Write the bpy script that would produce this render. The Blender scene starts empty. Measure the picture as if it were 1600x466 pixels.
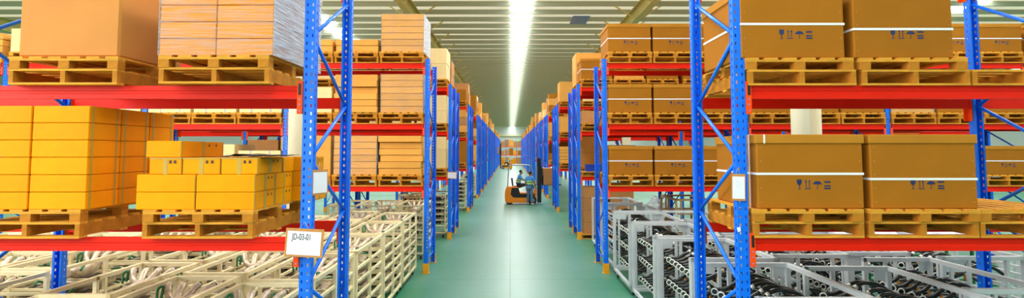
import bpy, bmesh, math, random
from mathutils import Vector, Matrix, Euler
random.seed(7)
R = math.radians
S = bpy.context.scene
COL = S.collection
XL, XR = -1.92, 2.19            # rack ends on either side of the aisle
BAY = 3.27
DEP = 1.16
LV = {1: 1.97, 2: 3.40, 3: 4.82}

# ------------------------------------------------------------------ materials
def lin(c):
    return tuple(((v/255)/12.92 if v/255 <= .04045 else ((v/255+.055)/1.055)**2.4) for v in c)
def mat(name, rgb, rough=.55, metal=0.0, vary=0.0, noise=0.0, nscale=6.0, nstretch=(1,1,1), bump=0.0, bscale=40, spec=.5, coat=0, emit=None, estr=0, alpha=None, rgb2=None):
    m = bpy.data.materials.new(name); m.use_nodes = True
    nt = m.node_tree; N = nt.nodes; L = nt.links
    b = N['Principled BSDF']
    c = lin(rgb)
    b.inputs['Base Color'].default_value = (*c, 1)
    b.inputs['Roughness'].default_value = rough
    b.inputs['Metallic'].default_value = metal
    b.inputs['Specular IOR Level'].default_value = spec
    b.inputs['Coat Weight'].default_value = coat
    src = None
    if noise or bump:
        tc = N.new('ShaderNodeTexCoord'); mp = N.new('ShaderNodeMapping')
        mp.inputs['Scale'].default_value = nstretch
        L.new(tc.outputs['Object'], mp.inputs['Vector'])
    if noise:
        n = N.new('ShaderNodeTexNoise'); n.inputs['Scale'].default_value = nscale; n.inputs['Detail'].default_value = 5
        L.new(mp.outputs['Vector'], n.inputs['Vector'])
        mx = N.new('ShaderNodeMix'); mx.data_type = 'RGBA'
        c2 = lin(rgb2) if rgb2 else tuple(v*(1-noise) for v in c)
        mx.inputs[6].default_value = (*c, 1); mx.inputs[7].default_value = (*c2, 1)
        rp = N.new('ShaderNodeMapRange'); rp.inputs[1].default_value = .35; rp.inputs[2].default_value = .65
        L.new(n.outputs['Fac'], rp.inputs[0]); L.new(rp.outputs[0], mx.inputs[0]); src = mx.outputs[2]
    if vary:
        oi = N.new('ShaderNodeObjectInfo'); hs = N.new('ShaderNodeHueSaturation')
        mr = N.new('ShaderNodeMapRange'); mr.inputs[3].default_value = 1-vary; mr.inputs[4].default_value = 1+vary
        L.new(oi.outputs['Random'], mr.inputs[0]); L.new(mr.outputs[0], hs.inputs['Value'])
        if src: L.new(src, hs.inputs['Color'])
        else: hs.inputs['Color'].default_value = (*c, 1)
        src = hs.outputs['Color']
    if src: L.new(src, b.inputs['Base Color'])
    if bump:
        n2 = N.new('ShaderNodeTexNoise'); n2.inputs['Scale'].default_value = bscale; n2.inputs['Detail'].default_value = 3
        L.new(mp.outputs['Vector'], n2.inputs['Vector'])
        bp = N.new('ShaderNodeBump'); bp.inputs['Strength'].default_value = bump; bp.inputs['Distance'].default_value = .02
        L.new(n2.outputs['Fac'], bp.inputs['Height']); L.new(bp.outputs['Normal'], b.inputs['Normal'])
    if emit:
        b.inputs['Emission Color'].default_value = (*lin(emit), 1); b.inputs['Emission Strength'].default_value = estr
    return m

M = {}
M['blue'] = mat('rack_blue', (0, 116, 255), .36, spec=.4, noise=.12, nscale=3)
M['red'] = mat('beam_orange_red', (238, 30, 0), .5, spec=.2, noise=.1, nscale=3, nstretch=(.4,2,2))
M['connector'] = mat('connector_orange', (255, 78, 8), .5, spec=.2)
M['guard'] = mat('guard_yellow', (248, 165, 8), .5, noise=.15)
M['kraft'] = mat('kraft_card', (170, 106, 26), .78, spec=.12, vary=.05, noise=.08, nscale=2.5, bump=.05)
M['kraft_lid'] = mat('kraft_lid_card', (190, 126, 40), .78, spec=.12, vary=.05, noise=.08, nscale=3)
M['yellow'] = mat('yellow_card', (250, 158, 0), .65, spec=.12, vary=.06, noise=.12, nscale=3)
M['yellow_edge'] = mat('tape_olive', (188, 150, 48), .45)
M['tan'] = mat('tan_card', (230, 164, 78), .7, spec=.15, vary=.08, noise=.08, nscale=3)
M['wrapped'] = mat('wrapped_orange_card', (236, 150, 58), .7, spec=.15, vary=.05, noise=.08, nscale=3)
M['cream'] = mat('cream_card', (236, 208, 150), .65, vary=.05, noise=.06)
M['brown'] = mat('brown_card', (190, 130, 72), .68, vary=.12, noise=.1)
M['soft_box'] = mat('smooth_orange_card', (212, 138, 66), .7, spec=.2, noise=.14, nscale=1.2)
M['wood'] = mat('pallet_wood', (232, 162, 58), .75, spec=.12, vary=.1, noise=.3, nscale=5, nstretch=(1.2, 5, 8))
M['wood2'] = mat('pallet_block_wood', (200, 128, 40), .8, spec=.12, noise=.3, nscale=9)
M['wooddark'] = mat('weathered_pallet_wood', (150, 128, 100), .8, noise=.35, nscale=6)
M['strap'] = mat('white_strap', (240, 238, 240), .4)
M['bluestrap'] = mat('blue_strap', (110, 140, 225), .4)
M['ink'] = mat('navy_ink', (10, 38, 92), .6)
M['darkink'] = mat('dark_ink', (60, 30, 20), .6)
M['paper'] = mat('white_paper', (235, 232, 246), .6)
M['board'] = mat('clipboard_hardboard', (205, 140, 70), .5, noise=.12)
M['creampaint'] = mat('cream_paint', (246, 230, 186), .42, noise=.16, nscale=4, vary=.06)
M['greypaint'] = mat('light_grey_paint', (206, 212, 218), .4, noise=.15, nscale=4, vary=.06)
M['brownpaint'] = mat('tan_brown_paint', (176, 140, 92), .5, noise=.15)
M['steel'] = mat('brushed_steel', (226, 214, 200), .28, metal=.75, noise=.3, nscale=8)
M['caststeel'] = mat('cast_steel', (226, 208, 186), .4, metal=.5, noise=.35, nscale=14)
M['darkcaststeel'] = mat('darkened_cast_steel', (132, 116, 100), .4, metal=.5, noise=.4, nscale=14)  # cast steel darkened for contrast inside the carts
M['boreshade'] = mat('bore_shade', (10, 9, 9), .8)  # black for discs painted as the shade inside the ports
M['green'] = mat('green_tag', (10, 112, 66), .5)
M['blackrubber'] = mat('black_hose', (15, 16, 20), .22, spec=.7)
M['black'] = mat('black_plastic', (18, 18, 20), .45)
M['chrome'] = mat('pale_metal', (215, 212, 204), .42, metal=.6)
M['ringmetal'] = mat('bright_ring', (236, 236, 230), .4, metal=.3)
M['brass'] = mat('brass_fitting', (206, 138, 40), .3, metal=.8)
M['orange'] = mat('truck_orange', (250, 140, 8), .35)
M['guardgrey'] = mat('guard_grey', (150, 158, 165), .4)
M['skin'] = mat('skin', (160, 108, 80), .55)
M['hair'] = mat('black_hair', (16, 13, 12), .5)
M['shirt'] = mat('light_blue_shirt', (70, 150, 225), .7)
M['hivis'] = mat('hi_vis_yellow', (215, 245, 50), .5)
M['jeans'] = mat('washed_jeans', (92, 132, 165), .75, noise=.2)
M['darkcloth'] = mat('dark_trousers', (52, 42, 36), .8)
M['shoe'] = mat('pale_shoe', (205, 205, 205), .6)
M['roofsheet'] = mat('roof_sheet', (240, 232, 202), .5)
M['purlin'] = mat('purlin_paint', (158, 162, 138), .5)
M['rafter'] = mat('rafter_paint', (206, 190, 112), .5, noise=.15)
M['column'] = mat('column_paint', (240, 232, 205), .5)
M['wallsheet'] = mat('wall_sheet', (190, 198, 196), .55)
M['skylight'] = mat('skylight_sheet', (250, 252, 255), .5, emit=(238, 246, 255), estr=6.5)
M['lamp'] = mat('lamp_glow', (255, 255, 255), .5, emit=(255, 250, 235), estr=6)
def roof_mat():
    m = bpy.data.materials.new('added_glow_roof_sheet'); m.use_nodes = True
    nt = m.node_tree; N = nt.nodes; L = nt.links; out = N['Material Output']; N.remove(N['Principled BSDF'])
    a = N.new('ShaderNodeBsdfDiffuse'); t = N.new('ShaderNodeBsdfTranslucent'); mx = N.new('ShaderNodeMixShader')  # translucency is added so the sheets glow and brighten the roof
    a.inputs[0].default_value = (*lin((240, 232, 202)), 1); t.inputs[0].default_value = (*lin((250, 240, 205)), 1); mx.inputs[0].default_value = .5
    L.new(a.outputs[0], mx.inputs[1]); L.new(t.outputs[0], mx.inputs[2]); L.new(mx.outputs[0], out.inputs[0]); return m
M['roofsheet'] = roof_mat()
M['bluepane'] = mat('blue_pane', (60, 110, 190), .3)
M['exit'] = mat('exit_green', (20, 170, 90), .5, emit=(10, 190, 90), estr=1.2)
M['bin'] = mat('blue_bin', (20, 60, 180), .5)
M['mesh_grey'] = mat('grey_wire', (170, 180, 186), .5)

def film(name, lo, hi, rot):
    m = bpy.data.materials.new(name); m.use_nodes = True
    nt = m.node_tree; N = nt.nodes; L = nt.links
    b = N['Principled BSDF']; out = N['Material Output']
    b.inputs['Base Color'].default_value = (.62, .65, .74, 1); b.inputs['Roughness'].default_value = .3
    tr = N.new('ShaderNodeBsdfTransparent'); mx = N.new('ShaderNodeMixShader')
    tc = N.new('ShaderNodeTexCoord'); mp = N.new('ShaderNodeMapping')
    mp.inputs['Rotation'].default_value = rot
    mp.inputs['Scale'].default_value = (1.6, 1.6, 48)
    n = N.new('ShaderNodeTexNoise'); n.inputs['Scale'].default_value = 2.2; n.inputs['Detail'].default_value = 6; n.inputs['Distortion'].default_value = .4
    mr = N.new('ShaderNodeMapRange'); mr.inputs[1].default_value = .38; mr.inputs[2].default_value = .62
    mr.inputs[3].default_value = lo; mr.inputs[4].default_value = hi
    bp = N.new('ShaderNodeBump'); bp.inputs['Strength'].default_value = .6; bp.inputs['Distance'].default_value = .02
    L.new(tc.outputs['Object'], mp.inputs['Vector']); L.new(mp.outputs[0], n.inputs['Vector'])
    L.new(n.outputs['Fac'], mr.inputs[0]); L.new(mr.outputs[0], mx.inputs[0])
    L.new(n.outputs['Fac'], bp.inputs['Height']); L.new(bp.outputs[0], b.inputs['Normal'])
    L.new(tr.outputs[0], mx.inputs[1]); L.new(b.outputs[0], mx.inputs[2]); L.new(mx.outputs[0], out.inputs[0])
    return m
M['film'] = film('stretch_film', .0, .16, (0, 0, 0))
M['filmside'] = film('stretch_film_painted_sheen', .28, .85, (R(24), 0, 0))  # denser white stands in for light and gloss on the wrap's sides
M['filmthin'] = film('thin_stretch_film', .0, .1, (0, 0, 0))

def floor_mat():
    m = bpy.data.materials.new('green_epoxy'); m.use_nodes = True
    nt = m.node_tree; N = nt.nodes; L = nt.links; b = N['Principled BSDF']
    tc = N.new('ShaderNodeTexCoord')
    n = N.new('ShaderNodeTexNoise'); n.inputs['Scale'].default_value = .42; n.inputs['Detail'].default_value = 7
    n2 = N.new('ShaderNodeTexNoise'); n2.inputs['Scale'].default_value = 5; n2.inputs['Detail'].default_value = 6
    L.new(tc.outputs['Object'], n.inputs['Vector']); L.new(tc.outputs['Object'], n2.inputs['Vector'])
    cr = N.new('ShaderNodeValToRGB'); e = cr.color_ramp.elements
    e[0].position = .38; e[0].color = (*lin((34, 122, 86)), 1); e[1].position = .62; e[1].color = (*lin((84, 142, 122)), 1)
    L.new(n.outputs['Fac'], cr.inputs[0])
    # traffic has worn the coating greyer along the middle of the aisle
    sx = N.new('ShaderNodeSeparateXYZ'); L.new(tc.outputs['Object'], sx.inputs[0])
    ab = N.new('ShaderNodeMath'); ab.operation = 'ABSOLUTE'; L.new(sx.outputs['X'], ab.inputs[0])
    ad = N.new('ShaderNodeMath'); ad.operation = 'MULTIPLY_ADD'; L.new(n.outputs['Fac'], ad.inputs[0]); ad.inputs[1].default_value = 1.6; L.new(ab.outputs[0], ad.inputs[2])
    wr = N.new('ShaderNodeMapRange'); wr.inputs[1].default_value = 1.3; wr.inputs[2].default_value = 2.8; wr.inputs[3].default_value = .75; wr.inputs[4].default_value = 0; L.new(ad.outputs[0], wr.inputs[0])
    mx = N.new('ShaderNodeMix'); mx.data_type = 'RGBA'; L.new(wr.outputs[0], mx.inputs[0])
    L.new(cr.outputs[0], mx.inputs[6]); mx.inputs[7].default_value = (*lin((108, 146, 134)), 1)
    # faint joints between the cast bays
    br = N.new('ShaderNodeTexBrick'); br.offset = 0; br.inputs['Scale'].default_value = 1
    br.inputs['Brick Width'].default_value = 6; br.inputs['Row Height'].default_value = 6; br.inputs['Mortar Size'].default_value = .012
    br.inputs['Color1'].default_value = br.inputs['Color2'].default_value = (1,1,1,1); br.inputs['Mortar'].default_value = (.55,.6,.58,1)
    L.new(tc.outputs['Object'], br.inputs['Vector'])
    m2 = N.new('ShaderNodeMix'); m2.data_type = 'RGBA'; m2.blend_type = 'MULTIPLY'; m2.inputs[0].default_value = 1
    L.new(mx.outputs[2], m2.inputs[6]); L.new(br.outputs['Color'], m2.inputs[7]); L.new(m2.outputs[2], b.inputs['Base Color'])
    mr = N.new('ShaderNodeMapRange'); mr.inputs[3].default_value = .33; mr.inputs[4].default_value = .42
    L.new(n2.outputs['Fac'], mr.inputs[0]); L.new(mr.outputs[0], b.inputs['Roughness'])
    b.inputs['Specular IOR Level'].default_value = .45
    return m
M['floor'] = floor_mat()

# ------------------------------------------------------------------ mesh helpers
class MB:
    def __init__(s): s.v = []; s.f = []; s.m = []; s.cur = 0; s.sm = []
    def box(s, x0, x1, y0, y1, z0, z1, mi=None):
        i = len(s.v); mi = s.cur if mi is None else mi
        s.v += [(x0,y0,z0),(x1,y0,z0),(x1,y1,z0),(x0,y1,z0),(x0,y0,z1),(x1,y0,z1),(x1,y1,z1),(x0,y1,z1)]
        for q in ((0,3,2,1),(4,5,6,7),(0,1,5,4),(1,2,6,5),(2,3,7,6),(3,0,4,7)):
            s.f.append(tuple(i+k for k in q)); s.m.append(mi); s.sm.append(False)
        return s
    def ring_sweep(s, pts, rad, n=8, cap=True, mi=None, square=False, up=None):
        mi = s.cur if mi is None else mi
        P = [Vector(p) for p in pts]
        rs = rad if isinstance(rad, (list, tuple)) else [rad]*len(P)
        prev = None; base = len(s.v)
        for k, p in enumerate(P):
            t = (P[min(k+1, len(P)-1)] - P[max(k-1, 0)]).normalized()
            if prev is None:
                a = Vector(up) if up else (Vector((0,0,1)) if abs(t.z) < .9 else Vector((1,0,0)))
                u = (a - t*a.dot(t)).normalized()
            else:
                u = (prev - t*prev.dot(t)).normalized()
            prev = u; w = t.cross(u)
            for j in range(n):
                an = 2*math.pi*(j + (.5 if square else 0))/n
                rr = rs[k]*(math.sqrt(2) if square else 1)
                s.v.append(tuple(p + u*math.cos(an)*rr + w*math.sin(an)*rr))
        for k in range(len(P)-1):
            for j in range(n):
                a = base+k*n+j; b = base+k*n+(j+1) % n
                s.f.append((a, b, b+n, a+n)); s.m.append(mi); s.sm.append(not square)
        if cap:
            s.f.append(tuple(base+j for j in range(n))[::-1]); s.m.append(mi); s.sm.append(False)
            e = base+(len(P)-1)*n
            s.f.append(tuple(e+j for j in range(n))); s.m.append(mi); s.sm.append(False)
        return s
    def bar(s, a, b, w, mi=None): return s.ring_sweep([a, b], w/2, 4, True, mi, True)
    def poly(s, pts, mi=None):
        i = len(s.v); s.v += [tuple(p) for p in pts]; s.f.append(tuple(range(i, i+len(pts)))); s.m.append(s.cur if mi is None else mi); s.sm.append(False)
        return s
    def prism(s, pts, d, mi=None):     # pts in a plane, d extrusion vector
        mi = s.cur if mi is None else mi
        n = len(pts); i = len(s.v); d = Vector(d)
        s.v += [tuple(p) for p in pts] + [tuple(Vector(p)+d) for p in pts]
        s.f.append(tuple(range(i, i+n))[::-1]); s.m.append(mi); s.sm.append(False)
        s.f.append(tuple(range(i+n, i+2*n))); s.m.append(mi); s.sm.append(False)
        for k in range(n):
            s.f.append((i+k, i+(k+1) % n, i+n+(k+1) % n, i+n+k)); s.m.append(mi); s.sm.append(False)
        return s
    def torus(s, c, R_, r, axis='x', n=14, k=6, mi=None):
        pts = []
        mi = s.cur if mi is None else mi; base = len(s.v)
        for a in range(n):
            A = 2*math.pi*a/n
            for b in range(k):
                B = 2*math.pi*b/k
                rr = R_ + r*math.cos(B); q = (r*math.sin(B), rr*math.cos(A), rr*math.sin(A))
                if axis == 'y': q = (q[1], q[0], q[2])
                if axis == 'z': q = (q[1], q[2], q[0])
                s.v.append((c[0]+q[0], c[1]+q[1], c[2]+q[2]))
        for a in range(n):
            for b in range(k):
                s.f.append((base+a*k+b, base+a*k+(b+1) % k, base+((a+1) % n)*k+(b+1) % k, base+((a+1) % n)*k+b)); s.m.append(mi); s.sm.append(True)
        return s
    def mesh(s, name, mats):
        me = bpy.data.meshes.new(name); me.from_pydata(s.v, [], s.f)
        if isinstance(mats, str): mats = [mats]
        for m in mats: me.materials.append(M[m])
        me.polygons.foreach_set('material_index', s.m); me.polygons.foreach_set('use_smooth', s.sm)
        me.update(); return me

def ob(name, me, parent=None, loc=(0,0,0), rz=0):
    o = bpy.data.objects.new(name, me); COL.objects.link(o)
    if parent: o.parent = parent
    o.location = loc; o.rotation_euler = (0, 0, rz)
    return o
def tag(o, label, cat, group=None, kind=None):
    o['label'] = label; o['category'] = cat
    if group: o['group'] = group
    if kind: o['kind'] = kind
    return o
def thing(name, label, cat, loc=(0,0,0), rz=0, group=None):
    return tag(ob(name, None, None, loc, rz), label, cat, group)
def struct(name, me, loc=(0,0,0)):
    o = ob(name, me, None, loc); o['kind'] = 'structure'; return o
def copy_tree(o, parent=None):
    c = o.copy(); COL.objects.link(c)
    if parent: c.parent = parent
    for ch in o.children: copy_tree(ch, c)
    return c
ONES = 'zero first second third fourth fifth sixth seventh eighth ninth tenth eleventh twelfth thirteenth fourteenth fifteenth sixteenth seventeenth eighteenth nineteenth twentieth'.split()
def nth(n):
    if n <= 20: return ONES[n]
    t = {2: 'twenty', 3: 'thirty', 4: 'forty'}; tt = {3: 'thirtieth', 4: 'fortieth'}
    return tt[n//10] if n % 10 == 0 else t[n//10] + '-' + ONES[n % 10]
SIDE = {-1: 'left', 1: 'right'}
SHELF = {1: 'bottom shelf', 2: 'middle shelf', 3: 'top shelf'}

# ------------------------------------------------------------------ setting
def build_setting():
    b = MB(); b.box(-45, 45, -8, 134, -.2, 0); struct('floor', b.mesh('floor', 'floor'))
    H = 8.9
    # trapezoidal roof sheet: ribs run along the aisle
    b = MB(); segs = [(-45, 0)]
    sky = [.5+9.3*k for k in range(-4, 5)]
    edges = []
    x = -45.0
    for sx in sky:
        edges.append((x, sx-.52)); x = sx+.52
    edges.append((x, 45.0))
    for a, c in edges:
        if c - a < .2: continue
        b.poly([(a, -8, H), (a, 134, H), (c, 134, H), (c, -8, H)])
    struct('ceiling', b.mesh('ceiling', 'roofsheet'))
    for n, sx in enumerate(sky):
        b = MB(); y = -8
        while y < 134:
            b.box(sx-.52, sx+.52, y, y+2.6, H+.01, H+.04); y += 2.6
        struct('window_%d' % (n+1), b.mesh('skylight', 'skylight'))
    # purlins across the aisle
    prof = [(0, 0), (.07, 0), (.07, .012), (.012, .012), (.012, .188), (.07, .188), (.07, .2), (0, .2)]
    b = MB(); b.prism([(-45, p[0], p[1]) for p in prof], (90, 0, 0)); pm = b.mesh('purlin', 'purlin')
    y = 1.0
    while y < 133:
        struct('roof_purlin', pm, (0, y, H-.235)); y += 1.3
    # rafters along the aisle + fly braces
    for xr in (-22.5, -13.25, -3.98, 5.2, 14.5, 23.8):
        b = MB(); z1 = H-.24; z0 = z1-.55
        b.box(xr-.14, xr+.14, 1, 133.5, z1-.02, z1); b.box(xr-.14, xr+.14, 1, 133.5, z0, z0+.02); b.box(xr-.012, xr+.012, 1, 133.5, z0+.02, z1-.02)
        struct('roof_rafter_beam', b.mesh('rafter', 'rafter'))
        if abs(xr) < 6:
            b = MB(); y = 2.3+1.3
            while y < 90:
                for sd in (-1, 1):
                    b.bar((xr+sd*.1, y+.03, z0+.02), (xr+sd*.95, y+.03, z1+.02), .05)
                y += 2.6
            struct('roof_brace_beam', b.mesh('fly_brace', 'rafter'))
    b = MB()
    b.box(-.15, .15, -.2, -.18, 0, H-.8); b.box(-.15, .15, .18, .2, 0, H-.8); b.box(-.01, .01, -.18, .18, 0, H-.8)
    colm = b.mesh('column', 'column')
    b = MB(); b.ring_sweep([(0,0,0), (0,0,H-.8)], .15, 24); b.box(.1, .3, -.02, .0, 0, H-.8); b.box(.28, .31, -.12, .12, 0, H-.8); colr = b.mesh('column', 'column')
    for x, y in ((-3.86, 9.85), (-3.95, 23.9), (-3.95, 35.9), (-3.95, 55.8), (5.1, 9.55), (5.1, 23.9), (5.1, 45.8)):
        struct('column', colr if y < 10 else colm, (x, y, 0))
    # blue pane and lamps
    b = MB(); b.box(2.75, 3.5, 23.4, 24.9, H-.26, H-.24); struct('ceiling_blue_pane', b.mesh('pane', 'bluepane'))
    # end wall: corrugated sheet with rails
    b = MB(); b.box(-45, 45, 133.6, 133.8, 0, H)
    x = -20
    while x < 20: b.box(x, x+.22, 133.52, 133.6, 5.1, H); x += .45
    struct('wall_end', b.mesh('wall_end', 'wallsheet'))
    b = MB(); b.box(-45, -14, -8.2, -8, 0, H); b.box(-14, -5, -8.2, -8, 5.2, H); b.box(-5, 45, -8.2, -8, 0, H); struct('wall_back', b.mesh('wall_back', 'wallsheet'))  # opening at the left is added to let fill light in
    for nm, x in (('wall_left', -45.2), ('wall_right', 45)):
        b = MB(); b.box(x, x+.2, -8, 134, 0, H); struct(nm, b.mesh(nm, 'wallsheet'))
    b = MB(); b.box(-20, 20, 133.2, 133.5, 6.35, 6.55); struct('trim_1', b.mesh('rail', 'rafter'))
    b = MB(); b.box(-20, 20, 132.4, 133.4, 4.95, 5.1); struct('trim_2', b.mesh('canopy', 'purlin'))
build_setting()

# ------------------------------------------------------------------ pallet racking
def post_mesh():
    """perforated open channel, 4.92 m tall, origin at foot centre, holed face towards -Y"""
    bm = bmesh.new(); Hh = 4.92; W = .052; D = .04; p = .075
    def strip(fn, cuts, holes, off):
        z = 0.0; rows = []
        while z < Hh-1e-6:
            rows += [z]; zz = z+.045-off
            if zz < Hh: rows += [zz]
            z += p
        rows += [Hh]; rows = sorted(set(round(r, 4) for r in rows))
        grid = [[bm.verts.new(fn(c, r)) for c in cuts] for r in rows]
        for i in range(len(rows)-1):
            solid = (rows[i+1]-rows[i]) > .036 or rows[i] < .1 or rows[i] > 4.85
            for j in range(len(cuts)-1):
                if not solid and j in holes: continue
                bm.faces.new((grid[i][j], grid[i][j+1], grid[i+1][j+1], grid[i+1][j]))
    strip(lambda c, r: (c, -D, r), [-W, -.034, -.02, -.006, .006, .02, .034, W], {1, 5}, 0)
    strip(lambda c, r: (W, c, r), [-D, -.012, .006, D], {1}, 0)
    strip(lambda c, r: (-W, c, r), [-D, -.012, .006, D], {1}, 0)
    for s_ in (-1, 1):
        v = [bm.verts.new(q) for q in ((s_*W, D, 0), (s_*(W-.022), D, 0), (s_*(W-.022), D, Hh), (s_*W, D, Hh))]
        bm.faces.new(v)
    bmesh.ops.remove_doubles(bm, verts=bm.verts, dist=1e-5)
    bmesh.ops.recalc_face_normals(bm, faces=bm.faces)
    bmesh.ops.solidify(bm, geom=bm.faces[:], thickness=.0025)
    me = bpy.data.meshes.new('rack_post'); bm.to_mesh(me); bm.free(); me.materials.append(M['blue']); return me
POST = post_mesh()
def far_post():
    b = MB()
    b.box(-.05, .05, -.04, -.036, 0, 4.92); b.box(-.05, -.046, -.036, .04, 0, 4.92); b.box(.046, .05, -.036, .04, 0, 4.92)
    return b.mesh('rack_post_plain', 'blue')
FPOST = far_post()
b = MB(); b.box(-.062, .062, -.06, -.045, 0, .22); b.box(-.062, -.054, -.045, .05, 0, .22); b.box(.054, .062, -.045, .05, 0, .22); b.box(-.08, .08, -.08, .06, 0, .012)
FOOT = b.mesh('foot_guard', 'guard')
NODES = [(0 if k % 2 == 0 else 1, .3+.6*k) for k in range(8)]
def brace_mb(b, k):
    (s0, z0), (s1, z1) = NODES[k], NODES[k+1]
    y = (.03, DEP-.03)
    b.ring_sweep([(0, y[s0], z0), (0, y[s1], z1)], .019, 8)
BR = []
for k in range(7):
    b = MB(); brace_mb(b, k); BR.append(b.mesh('diagonal_brace', 'blue'))
b = MB(); b.ring_sweep([(0, .03, .28), (0, DEP-.03, .28)], .019, 8); BRH = b.mesh('horizontal_brace', 'blue')
b = MB()
for k in range(7): brace_mb(b, k)
b.ring_sweep([(0, .03, .28), (0, DEP-.03, .28)], .019, 8); BRALL = b.mesh('bracing', 'blue')
def beam_mesh(fin=True):
    b = MB(); L0, L1 = .055, BAY-.055
    prof = [(0,0),(.05,0),(.05,-.095),(.05,-.125),(0,-.125),(0,-.078),(.006,-.072),(.006,-.052),(0,-.046)]
    b.prism([(L0, p[0], p[1]) for p in prof], (L1-L0, 0, 0)); return b.mesh('beam', 'red')
BEAM = beam_mesh()
b = MB(); b.box(0, .048, -.014, -.004, -.27, .04); b.box(0, .006, -.004, .06, -.27, .04)
b.ring_sweep([(.024, -.012, -.01), (.024, -.02, -.01)], .012, 10, True, 1); b.box(.012, .036, -.019, -.013, -.09, .02, 1)
for z in (-.13, -.18, -.24): b.ring_sweep([(.024, -.012, z), (.024, -.0165, z)], .007, 8, True, 2)
CONN = b.mesh('beam_connector', ['connector', 'black', 'bluestrap'])
b = MB(); b.box(0, .048, -.014, -.004, -.27, .04); b.box(0, .006, -.004, .06, -.27, .04); FCONN = b.mesh('beam_connector_plain', 'connector')

def make_frame(parent, x, detail, y=0):
    fr = ob('upright_frame', None, parent, (x, y, 0))
    pm = POST if detail else FPOST
    ob('post', pm, fr, (0, 0, 0)); ob('post', pm, fr, (0, DEP, 0), math.pi)
    if detail:
        for m_ in BR: ob('brace', m_, fr)
        ob('brace', BRH, fr)
    else: ob('bracing', BRALL, fr)
    ob('foot_guard', FOOT, fr); ob('foot_guard', FOOT, fr, (0, DEP, 0), math.pi)
RACKS = {-1: [], 1: []}
def rack(side, y, nbays, detail, idx, levels=(1, 2, 3), backdet=True):
    xs = XL if side < 0 else XR
    t = thing('pallet_rack', f'blue and orange-red pallet rack, {nth(idx)} from the viewer on the {SIDE[side]} side of the aisle', 'rack', (xs, y, 0), 0, f'pallet racks along the {SIDE[side]} side')
    for k in range(nbays+1): make_frame(t, side*BAY*k, detail)
    for k in range(nbays):
        x0 = side*BAY*k if side > 0 else -BAY*(k+1)
        for lv in levels:
            for yy, flip in ((-.045, 0), (DEP+.045, 1)):
                if flip:
                    bo = ob('beam', BEAM, t, (x0+BAY, yy, LV[lv]), math.pi)
                else:
                    bo = ob('beam', BEAM, t, (x0, yy, LV[lv]))
                if y < 45:
                    c = CONN if detail else FCONN
                    ob('beam_connector', c, bo, (.054, 0, 0))
                    cc = ob('beam_connector', c, bo, (BAY-.054, 0, 0)); cc.scale = (-1, 1, 1)
    RACKS[side].append(y)
    return t

# ------------------------------------------------------------------ cargo pieces
def pallet_mesh_parts(w, d, h, bottom):
    """list of (name, mesh, loc): stringer pallet when bottom, block pallet otherwise; origin at bottom front left"""
    out = []; t = .02; nb = 6; bw = w/nb*.72
    bd = MB(); bd.box(0, bw, 0, d, -t, 0); board = bd.mesh('deck_board', 'wood')
    cb = MB(); cb.box(0, w, 0, .1, -t, 0); cross = cb.mesh('cross_board', 'wood')
    if bottom:
        for k in range(7): out.append(('deck_board', cross, (0, (d-.1)*k/6, h)))
        sb = MB(); sb.box(0, .045, 0, d, 0, h-2*t); st = sb.mesh('stringer', 'wood2')
        for i in range(3): out.append(('stringer', st, ((w-.045)*i/2, 0, t)))
        for k in range(3): out.append(('bottom_board', cross, (0, (d-.1)*k/2, t)))
        return out
    for k in range(nb): out.append(('deck_board', board, ((w-bw)*k/(nb-1), 0, h)))
    for k in range(3): out.append(('cross_board', cross, (0, (d-.1)*k/2, h-t)))
    bl = MB(); bl.box(0, .1, 0, .1, 0, h-2*t); block = bl.mesh('block', 'wood2')
    for i in range(3):
        for j in range(3): out.append(('block', block, ((w-.1)*i/2, (d-.1)*j/2, 0)))
    return out
def pallet_single(w, d, h, bottom):
    b = MB(); t = .02
    if bottom:
        for k in range(7): y = (d-.1)*k/6; b.box(0, w, y, y+.1, h-t, h)
        for i in range(3): x = (w-.045)*i/2; b.box(x, x+.045, 0, d, t, h-t, 1)
        for k in range(3): y = (d-.1)*k/2; b.box(0, w, y, y+.1, 0, t)
        return b.mesh('pallet', ['wood', 'wood2'])
    for k in range(6):
        bw = w/6*.72; x = (w-bw)*k/5; b.box(x, x+bw, 0, d, h-t, h)
    for k in range(3):
        y = (d-.1)*k/2; b.box(0, w, y, y+.1, h-2*t, h-t)
        for i in range(3):
            x = (w-.1)*i/2; b.box(x, x+.1, y, y+.1, 0, h-2*t, 1)
    return b.mesh('pallet', ['wood', 'wood2'])
PW, PD = 1.02, 1.18
PAL = {'lo': (.15, True), 'up': (.115, False)}
PPARTS = {k: pallet_mesh_parts(PW, PD, h, bt) for k, (h, bt) in PAL.items()}
PSING = {k: pallet_single(PW, PD, h, bt) for k, (h, bt) in PAL.items()}
PGROUP = 'timber pallets under the loads'
_cache = {}
def card_mesh(w, d, h, mt, bev=.006):
    key = (round(w, 3), round(d, 3), round(h, 3), mt, bev)
    if key in _cache: return _cache[key]
    b = MB(); b.box(0, w, 0, d, 0, h); me = b.mesh('carton', mt)
    if bev:
        bm = bmesh.new(); bm.from_mesh(me); bmesh.ops.bevel(bm, geom=bm.edges[:], offset=bev, segments=1, affect='EDGES'); bm.to_mesh(me); bm.free()
    _cache[key] = me; return me

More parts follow.
